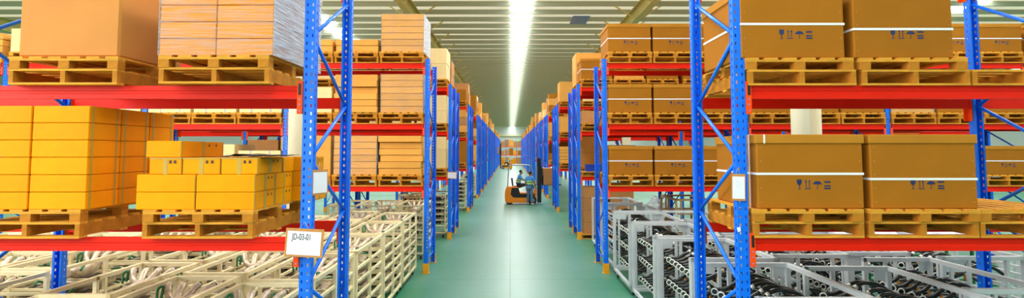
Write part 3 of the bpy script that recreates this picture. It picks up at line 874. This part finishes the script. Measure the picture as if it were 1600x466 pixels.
def hose_meshes():
    a = MB(); a.torus((0, 0, 0), .036, .0075, 'y', 18)
    for q in range(len(a.v)): a.v[q] = tuple(Matrix.Rotation(R(-28), 3, 'Z') @ Vector(a.v[q]))
    hb = MB(); hb.ring_sweep(spline([(.003, .006, 0), (.03, .05, .0), (.09, .07, .01), (.16, .03, .03), (.26, .01, .09), (.38, .02, .15), (.5, .02, .165), (.64, .01, .12), (.76, 0, .03), (.84, 0, -.06)]), [.031, .03, .027, .025, .023, .022]+[.022]*31, 8)
    cb = MB(); cb.ring_sweep([(.24, .0, -.03), (.25, 0, .05)], .014, 8)
    sb = MB(); sb.ring_sweep([(.3, .012, .112), (.335, .015, .13)], .026, 8)
    lb = MB(); lb.ring_sweep(spline([(.08, .1, -.05), (.2, .1, -.01), (.36, .1, .03), (.54, .09, .0), (.7, .1, -.08)]), .015, 6)
    return [('ring_flange', a.mesh('ring_flange', 'ringmetal')), ('hose', hb.mesh('hose', 'blackrubber')), ('fitting', cb.mesh('fitting', 'brass')), ('ferrule', sb.mesh('ferrule', 'chrome')), ('return_tube', lb.mesh('return_tube', 'blackrubber'))]
HOSE = hose_meshes()
HQ = []
def right_cart(x, y, col, row, hoses=True, sx=1.0):
    t = thing('hose_cart', f'light grey tubular cart, {nth(col)} from the aisle, {nth(row)} cart row on the right', 'cart', (x, y, 0), 0, 'tubular carts of hoses')
    t.scale = (sx, 1, 1)
    for n_, me, l in GREY: ob(n_, me, t, l)
    if hoses:
        for ti, z in enumerate(HT):
            n = 9
            for k in range(n):
                HQ.append((y+.5*(x-2.3)-z*.5, x+.12+random.uniform(-.01, .01), y+.09+k*.165, z, f'black ring-ended hose {nth(k+1)} along {nth(ti+1)} tier, {nth(col)} cart from aisle, {nth(row)} row right', sx))
gx = [2.3, 3.45, 4.33]
for r_, y in enumerate((5.12, 7.0, 8.8, 10.62)):
    right_cart(2.3, y, 1, r_+1)
for r_, y in enumerate((4.92, 7.25, 9.1, 10.95)):
    right_cart(3.46, y, 2, r_+1, r_ < 3, .93)
for r_, y in enumerate((5.45, 7.4, 9.3)):
    right_cart(4.5, y, 3, r_+1, r_ < 2, .8)
right_cart(5.56, 7.1, 4, 1, True); right_cart(6.75, 7.2, 5, 1, False); right_cart(7.95, 7.1, 6, 1, False)
right_cart(2.35, 12.8-.3, 1, 5, True); right_cart(2.4, 14.5, 1, 6, False)
TALLB = cream_cart_meshes(.8, 1.3, 1.66, 'brownpaint', 5)
for k, (x, y) in enumerate(((3.85, 12.75), (6.0, 12.8), (7.0, 12.8))):
    t = thing('tube_cart', f'tall brown tubular cart, {nth(k+1)} from the aisle under the second right rack', 'cart', (x, y, 0), 0, 'brown tubular carts')
    for n_, me, l in TALLB: ob(n_, me, t, l)
bm = bmesh.new(); bmesh.ops.create_icosphere(bm, subdivisions=4, radius=1)
rb = random.Random(2)
for v in bm.verts:
    f = 1+.06*math.sin(v.co.x*9+v.co.z*3)+.05*math.sin(v.co.y*11+v.co.z*14)
    v.co = Vector((v.co.x*.36*f, v.co.y*.5*f, max(-.78, v.co.z)*.8*f))
zm = min(v.co.z for v in bm.verts)
for v in bm.verts: v.co.z -= zm
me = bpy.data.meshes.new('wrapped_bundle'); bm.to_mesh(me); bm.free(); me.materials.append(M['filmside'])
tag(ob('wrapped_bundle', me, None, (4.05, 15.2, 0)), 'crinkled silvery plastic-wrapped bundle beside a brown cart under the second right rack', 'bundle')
GREENC = cream_cart_meshes(1.3, 1.2, 1.15, 'green', 3)
for k, (x, y) in enumerate(((5.6, 9.4), (7.1, 9.4))):
    t = thing('tube_cart', f'green tubular cart holding white bags, {nth(k+1)} from the aisle behind first right rack', 'cart', (x, y, 0), 0, 'green tubular carts')
    for n_, me, l in GREENC: ob(n_, me, t, l)
    for q in range(3):
        bm = bmesh.new(); bmesh.ops.create_icosphere(bm, subdivisions=3, radius=1)
        for v in bm.verts:
            f = 1+.12*math.sin(v.co.x*7+q)+.1*math.sin(v.co.y*8)
            v.co = Vector((v.co.x*.17*f, v.co.y*.45*f, (v.co.z+1)*.12*f))
        me = bpy.data.meshes.new('bag'); bm.to_mesh(me); bm.free(); me.materials.append(M['paper'])
        for p in me.polygons: p.use_smooth = True
        tag(ob('plastic_bag', me, None, (x+.22+.43*q, y+.6, 1.15)), f'white stuffed bag, {nth(q+1)} along on the {nth(k+1)} green cart', 'bag', 'white bags on green carts')
HQ.sort(key=lambda t: t[0])
proto = None
HG = 'black ring-ended hoses in the grey carts'
for q, (_, x, y, z, lab, sx) in enumerate(HQ[:290]):
    if proto is None:
        proto = thing('ring_hose', lab, 'hose', (x, y, z), 0, HG)
        for n_, me in HOSE: ob(n_, me, proto)
        o = proto
    else:
        o = proto.copy(); COL.objects.link(o); o['label'] = lab; o.location = (x, y, z)
        for ch in proto.children:
            c = ch.copy(); COL.objects.link(c); c.parent = o
    o.scale = (sx, 1, 1)
    o.rotation_euler = (random.uniform(-.06, .06), random.uniform(-.05, .05), random.uniform(-.08, .08))
if len(HQ) > 290:
    b = MB()
    mi = {'ring_flange': 0, 'hose': 1, 'fitting': 2, 'ferrule': 0, 'return_tube': 1}
    for (_, x, y, z, lab, sx) in HQ[290:]:
        for n_, me in HOSE:
            i0 = len(b.v); b.v += [(v.co.x*sx+x, v.co.y+y, v.co.z+z) for v in me.vertices]
            for p in me.polygons: b.f.append(tuple(i0+k for k in p.vertices)); b.m.append(mi[n_]); b.sm.append(True)
    tag(ob('remaining_hoses', b.mesh('hoses', ['chrome', 'blackrubber', 'brass'])), 'the many further black ring-ended hoses in the grey carts behind', 'hoses', kind='stuff')

# ------------------------------------------------------------------ paper signs and clipboards
def text_mesh(txt, size, depth, mt, align='LEFT'):
    cu = bpy.data.curves.new('t', 'FONT'); cu.body = txt; cu.size = size; cu.extrude = depth; cu.align_x = align
    o = bpy.data.objects.new('t', cu); COL.objects.link(o)
    dg = bpy.context.evaluated_depsgraph_get(); dg.update()
    me = bpy.data.meshes.new_from_object(o.evaluated_get(dg)); bpy.data.objects.remove(o)
    me.materials.clear(); me.materials.append(M[mt]); return me
def clip(name, loc, w, h, rot, label, txt=None, notes=0, mt='board', tx=.3):
    t = thing(name, label, 'sign', loc); t.rotation_euler = rot
    b = MB(); b.box(0, w, 0, .006, -h, 0); ob('backing_board', b.mesh('backing_board', mt), t)
    b = MB(); b.box(w*.05, w*.94, -.002, 0, -h*.93, -h*.1); ob('paper', b.mesh('paper', 'paper'), t)
    b = MB(); b.ring_sweep([(w*.3, .0, -.02), (w*.47, .01, .06), (w*.62, .0, -.02)], .0022, 5); ob('hanging_wire', b.mesh('hanging_wire', 'mesh_grey'), t)
    if txt:
        me = text_mesh(txt, .068, .0008, 'darkink'); o = ob('handwritten_number', me, t, (w*.17, -.0028, -h*.4)); o.rotation_euler = (R(90), 0, 0); o.scale = (.72, 1.2, 1)
    if notes:
        b = MB()
        for k in range(notes): b.box(w*.35+(k % 3)*.015, w*.35+(k % 3)*.015+.008, -.003, -.002, -h*.3-k*.012, -h*.3-k*.012+.004)
        ob('pencil_marks', b.mesh('pencil_marks', 'mesh_grey'), t)
clip('clipboard', (-2.07, 5.085, 2.07), .35, .26, (0, R(3), 0), 'tan clipboard with handwritten code, hung on the first left rack post over the carts', 'JD-03-01')
clip('document_holder', (-1.868, 5.17, 2.6), .19, .24, (0, 0, R(62)), 'narrow white sheet hung on the aisle side of the first left rack post')
clip('document_holder', (2.085, 5.14, 2.565), .125, .25, (0, R(1), R(-4)), 'small white sheet on brown backing hung at the first right rack post', None, 5)
clip('location_card', (-1.99, 17.33, 2.12), .3, .22, (0, R(1), 0), 'white card hung on the third left rack post by the aisle')
# torn tape on the right post
b = MB(); b.prism([(0, 0, 0), (.03, 0, .01), (.035, 0, -.03), (.01, 0, -.04)], (0, -.004, 0))
tag(ob('tape_scrap', b.mesh('tape_scrap', 'strap'), None, (2.125, 5.15, 2.06)), 'small torn scrap of white tape stuck to the first right rack post', 'tape')

# ------------------------------------------------------------------ hanging lamps
def lamp(x, y, idx):
    t = thing('high_bay_lamp', f'grey dome high bay lamp hanging under the left rafter, {nth(idx)} away from viewer', 'lamp', (x, y, 7.1), 0, 'high bay lamps')
    b = MB(); b.ring_sweep([(0,0,0), (0,0,.05), (0,0,.25), (0,0,.32), (0,0,.5)], [.28, .27, .14, .08, .07], 20, False); ob('lamp_shade', b.mesh('lamp_shade', 'mesh_grey'), t)
    b = MB(); b.ring_sweep([(0,0,.5), (0,0,1.0)], .012, 6); ob('hanging_rod', b.mesh('hanging_rod', 'mesh_grey'), t)
    b = MB(); b.ring_sweep([(0,0,.1), (0,0,.2)], [.06, .04], 12); ob('bulb', b.mesh('bulb', 'lamp'), t)
lamp(-3.98, 23.5, 1); lamp(-3.98, 35.5, 2)

# ------------------------------------------------------------------ people
def skin_mesh(name, chains, mt, sub=2, smooth=True):
    """chains: verts dict name->(co, r); edges list; root first"""
    V, E, root = chains
    names = list(V); idx = {n: i for i, n in enumerate(names)}
    me = bpy.data.meshes.new(name); me.from_pydata([V[n][0] for n in names], [(idx[a], idx[b]) for a, b in E], []); me.update()
    o = bpy.data.objects.new(name, me); COL.objects.link(o)
    sk = o.modifiers.new('skin', 'SKIN'); 
    for n in names:
        r_ = V[n][1]; r_ = r_ if isinstance(r_, tuple) else (r_, r_)
        o.data.skin_vertices[0].data[idx[n]].radius = r_
        o.data.skin_vertices[0].data[idx[n]].use_root = (n == root)
    ss = o.modifiers.new('sub', 'SUBSURF'); ss.levels = sub; ss.render_levels = sub
    dg = bpy.context.evaluated_depsgraph_get(); dg.update()
    m2 = bpy.data.meshes.new_from_object(o.evaluated_get(dg)); bpy.data.objects.remove(o)
    m2.materials.clear(); m2.materials.append(M[mt])
    for p in m2.polygons: p.use_smooth = True
    return m2
def person(label, loc, rz, pose, trousers):
    """local frame: faces +Y, up Z"""
    t = thing('person', label, 'person', loc, rz)
    J = {}
    if pose == 'stand':
        hz = .93
        J.update(pel=((0,0,hz), .14), wst=((0,.0,1.08), (.13,.105)), chest=((0,.0,1.28), (.16,.115)), neckb=((0,-.01,1.43), .075), neck=((0,.0,1.5), .055))
        for s_, n in ((-1, 'l'), (1, 'r')):
            J[n+'hip'] = ((s_*.09, 0, .9), .092); J[n+'kn'] = ((s_*.11, .02, .5), .06); J[n+'an'] = ((s_*.12, -.02, .1), .042); J[n+'toe'] = ((s_*.14, .13, .04), .036)
            J[n+'sh'] = ((s_*.19, 0, 1.4), .062)
        J['lel'] = ((-.25, -.03, 1.13), .045); J['lwr'] = ((-.24, .06, .9), .03)
        J['rel'] = ((.25, .03, 1.14), .045); J['rwr'] = ((.2, .22, 1.02), .03)
        head = Vector((.015, .02, 1.6)); hdir = (-.0, 0, -.5)
        hands = {'l': Vector((0, .15, -1)), 'r': Vector((-.2, .9, .2))}
    else:
        J.update(pel=((0,0,.12), .15), wst=((0,.02,.28), (.13,.11)), chest=((0,.07,.48), (.16,.12)), neckb=((0,.1,.62), .075), neck=((0,.12,.69), .055))
        for s_, n in ((-1, 'l'), (1, 'r')):
            J[n+'hip'] = ((s_*.09, .04, .1), .095); J[n+'kn'] = ((s_*.13, .46, .14), .065); J[n+'an'] = ((s_*.13, .52, -.28), .043); J[n+'toe'] = ((s_*.13, .66, -.33), .036)
            J[n+'sh'] = ((s_*.19, .09, .59), .062)
            J[n+'el'] = ((s_*.24, .24, .38), .045); J[n+'wr'] = ((s_*.1, .46, .42), .03)
        head = Vector((0, .16, .79)); hdir = (0, 0, 0)
        hands = {'l': Vector((.2, 1, 0)), 'r': Vector((-.2, 1, 0))}
    E = [('pel','wst'),('wst','chest'),('chest','neckb'),('neckb','neck')]
    for n in 'lr': E += [('pel', n+'hip'), (n+'hip', n+'kn'), (n+'kn', n+'an'), (n+'an', n+'toe'), ('chest', n+'sh'), (n+'sh', n+'el'), (n+'el', n+'wr')]
    V = {k: (v[0], (tuple(q*.9 for q in v[1]) if isinstance(v[1], tuple) else v[1]*.9)) for k, v in J.items()}
    # head grown from the neck, then hands with five fingers
    nk = Vector(J['neck'][0])
    V['jaw'] = (tuple(head+Vector((0, .015, -.07))), (.055, .06)); V['face'] = (tuple(head), (.075, .085)); V['crown'] = (tuple(head+Vector((0, -.01, .07))), (.068, .08))
    E += [('neck', 'jaw'), ('jaw', 'face'), ('face', 'crown')]
    for n in 'lr':
        w = Vector(J[n+'wr'][0]); d = hands[n].normalized(); side = d.cross(Vector((0, 0, 1) if abs(d.z) < .8 else (0, 1, 0))).normalized()
        dn = d.cross(side).normalized()
        V[n+'palm'] = (tuple(w+d*.06), (.034, .018)); E.append((n+'wr', n+'palm'))
        for k, (o_, l_) in enumerate(((-.03, .075), (-.01, .085), (.01, .08), (.03, .065))):
            a = w+d*.095+side*o_; V[f'{n}f{k}a'] = (tuple(a), .009); V[f'{n}f{k}b'] = (tuple(a+d*l_*.5+dn*.01), .008); V[f'{n}f{k}c'] = (tuple(a+d*l_*.85+dn*.03), .007)
            E += [(n+'palm', f'{n}f{k}a'), (f'{n}f{k}a', f'{n}f{k}b'), (f'{n}f{k}b', f'{n}f{k}c')]
        a = w+d*.04-side*.035; V[n+'th1'] = (tuple(a), .01); V[n+'th2'] = (tuple(a+d*.04-side*.02), .009); E += [(n+'palm', n+'th1'), (n+'th1', n+'th2')]
    ob('body', skin_mesh('body', (V, E, 'pel'), 'skin', 2), t)
    # clothing
    def sub(keys, edges, grow, root, mt, name):
        VV = {k: (J[k][0], (tuple(q+grow for q in J[k][1]) if isinstance(J[k][1], tuple) else J[k][1]+grow)) for k in keys}
        return ob(name, skin_mesh(name, (VV, edges, root), mt, 2), t)
    def mid(a, b, f): return tuple(Vector(J[a][0]).lerp(Vector(J[b][0]), f))
    for n in 'lr': J[n+'slv'] = (mid(n+'sh', n+'el', .85), .052)
    sub(['pel','wst','chest','neckb','lsh','rsh','lslv','rslv'], [('pel','wst'),('wst','chest'),('chest','neckb'),('chest','lsh'),('chest','rsh'),('lsh','lslv'),('rsh','rslv')], .022, 'pel', 'shirt', 'shirt')
    J['wb'] = (tuple(Vector(J['pel'][0])+Vector((0,0,.04))), .13)
    for n in 'lr': J[n+'cf'] = (mid(n+'kn', n+'an', .92), .05)
    sub(['wb','lhip','rhip','lkn','rkn','lcf','rcf'], [('wb','lhip'),('wb','rhip'),('lhip','lkn'),('rhip','rkn'),('lkn','lcf'),('rkn','rcf')], .016, 'wb', trousers, 'trousers')
    for n in 'lr':
        a = Vector(J[n+'an'][0]); tt = Vector(J[n+'toe'][0]); b = MB()
        heel = a+(a-tt).normalized()*.03; heel.z = tt.z
        b.ring_sweep([heel, (a.x, a.y, tt.z+.02), tt+(tt-heel)*.0, tt+(tt-heel).normalized()*.05], [.03, .05, .046, .025], 12); ob('shoe', b.mesh('shoe', 'shoe'), t)
    # reflective bands round the torso
    for f, r_ in ((.05, 1.0), (.6, 1.08)):
        p0 = Vector(J['wst'][0]).lerp(Vector(J['chest'][0]), f); up = (Vector(J['chest'][0])-Vector(J['wst'][0])).normalized()
        b = MB(); n = 24; base = len(b.v)
        for hh in (-.03, .03):
            for k in range(n):
                a = 2*math.pi*k/n; b.v.append(tuple(p0+up*hh+Vector((math.cos(a)*.172*r_, math.sin(a)*.15*r_, 0))))
        for k in range(n): b.f.append((k, (k+1) % n, n+(k+1) % n, n+k)); b.m.append(0); b.sm.append(True)
        o = ob('reflective_band', b.mesh('reflective_band', 'hivis'), t); md = o.modifiers.new('t', 'SOLIDIFY'); md.thickness = .006
    # hair cap, ears, nose, eyes
    bm = bmesh.new(); bmesh.ops.create_icosphere(bm, subdivisions=3, radius=1)
    bmesh.ops.delete(bm, geom=[v for v in bm.verts if v.co.z < -.1+ (.55 if v.co.y > .35 else -.45)], context='VERTS')
    for v in bm.verts: v.co = Vector((v.co.x*.082, v.co.y*.098, v.co.z*.09))
    me = bpy.data.meshes.new('hair'); bm.to_mesh(me); bm.free(); me.materials.append(M['hair'])
    for p in me.polygons: p.use_smooth = True
    o = ob('hair', me, t, tuple(head+Vector((0, -.008, .04)))); md = o.modifiers.new('t', 'SOLIDIFY'); md.thickness = .008
    b = MB()
    for s_ in (-1, 1): b.torus((head.x+s_*.078, head.y, head.z-.01), .018, .008, 'x', 10, 6)
    ob('ears', b.mesh('ears', 'skin'), t)
    b = MB(); b.ring_sweep([head+Vector((0, .085, .02)), head+Vector((0, .105, -.02)), head+Vector((0, .085, -.03))], [.006, .014, .012], 8); ob('nose', b.mesh('nose', 'skin'), t)
    b = MB()
    for s_ in (-1, 1): b.ring_sweep([head+Vector((s_*.03, .07, .02)), head+Vector((s_*.03, .084, .02))], .009, 8)
    b.box(head.x-.025, head.x+.025, head.y+.074, head.y+.082, head.z-.058, head.z-.05)
    ob('eyes_and_mouth', b.mesh('eyes', 'hair'), t)
    return t
FY = 28.9
person('person in light blue shirt with yellow bands and jeans, standing beside the orange forklift', (1.02, FY-.62, 0), R(-35), 'stand', 'jeans')
person('forklift driver in light blue shirt with yellow bands, seated on the orange forklift', (.42, FY+.05, .86), R(-90), 'sit', 'darkcloth')

# ------------------------------------------------------------------ forklift (faces +X in its own frame)
def wheel(r_, w):
    b = MB(); b.ring_sweep([(0, -w/2, 0), (0, -w/2+.02, 0), (0, w/2-.02, 0), (0, w/2, 0)], [r_*.92, r_, r_, r_*.92], 24, True, 0)
    b.ring_sweep([(0, -w/2-.006, 0), (0, w/2+.006, 0)], r_*.5, 16, True, 1); return b.mesh('wheel', ['black', 'guardgrey'])
def forklift(label, loc, rz, mast_h, fork_z, body='orange', name='forklift'):
    t = thing(name, label, 'forklift', loc, rz)
    b = MB()
    side = [(-.64,.13),(-.66,.5),(-.62,.78),(-.52,.9),(-.3,.92),(.05,.9),(.1,.62),(.5,.6),(.86,.62),(.95,.8),(1.0,.8),(1.0,.2),(.75,.1),(-.5,.08)]
    b.prism([(x, -.5, z) for x, z in side], (0, 1.0, 0))
    me = b.mesh('chassis', body); bm = bmesh.new(); bm.from_mesh(me); bmesh.ops.bevel(bm, geom=bm.edges[:], offset=.03, segments=2, affect='EDGES'); bm.to_mesh(me); bm.free()
    ob('chassis', me, t)
    b = MB(); b.prism([(x, -.508, z) for x, z in ((-.35,.52),(-.3,.86),(.06,.86),(.14,.56),(.9,.56),(.9,.36),(-.2,.36))], (0, 1.016, 0)); ob('side_panel', b.mesh('side_panel', 'black'), t)
    b = MB(); b.box(-.2, .3, -.25, .25, .88, .95); b.prism([(x, -.25, z) for x, z in ((-.28,.95),(-.2,.95),(-.24,1.35),(-.34,1.35))], (0, .5, 0)); ob('seat', b.mesh('seat', 'black'), t)
    b = MB(); b.torus((.72, 0, 1.2), .14, .015, 'z', 20, 6); b.ring_sweep([(.9, 0, .75), (.72, 0, 1.2)], .022, 8); ob('steering_wheel', b.mesh('steering_wheel', 'black'), t)
    for y in (-.46, .46):
        b = MB(); b.ring_sweep([(-.5, y, .88), (-.46, y, 1.95), (-.42, y, 2.02), (-.3, y, 2.05), (.6, y, 2.03), (.72, y, 1.98), (.98, y, .75)], .026, 8); ob('overhead_guard', b.mesh('overhead_guard', 'guardgrey'), t)
    b = MB()
    for k in range(8): b.box(-.35+k*.13, -.31+k*.13, -.45, .45, 2.03, 2.06)
    ob('guard_bars', b.mesh('guard_bars', 'guardgrey'), t)
    for x, r_ in ((-.42, .2), (.78, .22)):
        for y in ((-.38, .38) if x < 0 else (-.44, .44)): ob('wheel', wheel(r_, .17), t, (x, y, r_))
    b = MB()
    for y in (-.3, .3):
        b.box(1.06, 1.16, y-.05, y+.05, .08, mast_h); b.box(1.17, 1.25, y-.04, y+.04, .08, mast_h-.04)
    for z in (.3, mast_h*.55, mast_h-.08): b.box(1.06, 1.12, -.3, .3, z, z+.08)
    ob('mast', b.mesh('mast', 'black'), t)
    b = MB()
    for y in (-.1, .1): b.ring_sweep([(1.1, y, .15), (1.1, y, mast_h*.8)], .03, 10)
    ob('lift_cylinder', b.mesh('lift_cylinder', 'guardgrey'), t)
    b = MB(); b.box(1.27, 1.32, -.45, .45, fork_z+.05, fork_z+.13); b.box(1.27, 1.32, -.45, .45, fork_z+.38, fork_z+.46)
    for k in range(5): b.box(1.28, 1.31, -.4+k*.19, -.36+k*.19, fork_z+.13, fork_z+.9)
    b.box(1.28, 1.31, -.4, .4, fork_z+.88, fork_z+.92); ob('carriage', b.mesh('carriage', 'black'), t)
    for y in (-.25, .25):
        b = MB(); b.box(1.32, 1.36, y-.06, y+.06, fork_z, fork_z+.5); b.box(1.36, 2.3, y-.06, y+.06, fork_z, fork_z+.035); ob('fork', b.mesh('fork', 'black'), t)
    b = MB(); b.ring_sweep([(-.3, -.3, 2.06), (-.3, -.3, 2.14)], .05, 12); ob('beacon', b.mesh('beacon', 'connector'), t)
    return t
forklift('orange and black forklift with its mast up, crossing the aisle beside a standing person', (.38, FY, 0), 0, 2.42, .98)
o = ob('carton', card_mesh(.8, .9, .86, 'brown'), None, (1.74, FY-.45, 1.016)); tag(o, 'plain brown carton carried on the raised forks of the orange forklift', 'box')
forklift('small distant yellow forklift with a tall raised mast at the end of the aisle', (-.3, 84, 0), math.pi, 3.95, 2.3, 'guard')
o = ob('carton', card_mesh(.9, 1.0, 1.1, 'brown'), None, (-2.6, 83.5, 2.336)); tag(o, 'brown carton held high on the forks of the distant forklift', 'box')
person('far forklift driver in blue shirt, seated on the distant forklift', (-.34, 84, .86), R(90), 'sit', 'darkcloth')

# ------------------------------------------------------------------ light, world, camera
w = bpy.data.worlds.new('World'); S.world = w; w.use_nodes = True
bg = w.node_tree.nodes['Background']; bg.inputs[0].default_value = (.95, .97, 1, 1); bg.inputs[1].default_value = 1.1
for k in range(-3, 4):
    for y0, ln in ((2, 24), (28, 28), (62, 40), (108, 40)):
        ld = bpy.data.lights.new('skylight_daylight', 'AREA'); ld.shape = 'RECTANGLE'; ld.size = 1.0; ld.size_y = ln
        ld.energy = 24*ln; ld.color = (1, .98, .94)
        lo = ob('skylight_daylight', ld, None, (.5+9.3*k, y0+ln/2-3, 8.6))
ld = bpy.data.lights.new('back_left_fill_light', 'AREA'); ld.shape = 'RECTANGLE'; ld.size = 9; ld.size_y = 5; ld.energy = 200; ld.color = (1, .98, .95)  # added fill lamp behind the camera, not a known door
lo = ob('back_left_fill_light', ld, None, (-9.5, -7.9, 2.7)); lo.rotation_euler = (R(90), 0, R(-20))
ld = bpy.data.lights.new('left_added_light', 'AREA'); ld.shape = 'RECTANGLE'; ld.size = 8; ld.size_y = 4.5; ld.energy = 1300; ld.color = (1, .98, .94)  # added unseen lamp lighting from the left; no door stands here
lo = ob('left_added_light', ld, None, (-14, -1.2, 5.6)); lo.rotation_euler = (Vector((16.5, 7, -3))).to_track_quat('-Z', 'Y').to_euler()
cam = bpy.data.cameras.new('cam'); cam.sensor_width = 36; cam.lens = 850/1600*36; cam.clip_end = 400
cam.shift_x = 3/1600; cam.shift_y = -48.6/1600
co = ob('camera', cam, None, (0, 0, 2.78)); co.rotation_euler = (R(90+3.47), 0, 0)
S.camera = co
S.view_settings.view_transform = 'Standard'; S.view_settings.look = 'None'; S.view_settings.gamma = 1; S.view_settings.use_curve_mapping = False
S.view_settings.exposure = 0.3
S.cycles.max_bounces = 8; S.cycles.transparent_max_bounces = 12; S.cycles.caustics_reflective = False; S.cycles.caustics_refractive = False
S.cycles.use_denoising = True
try: S.cycles.sample_clamp_indirect = 6
except Exception: pass
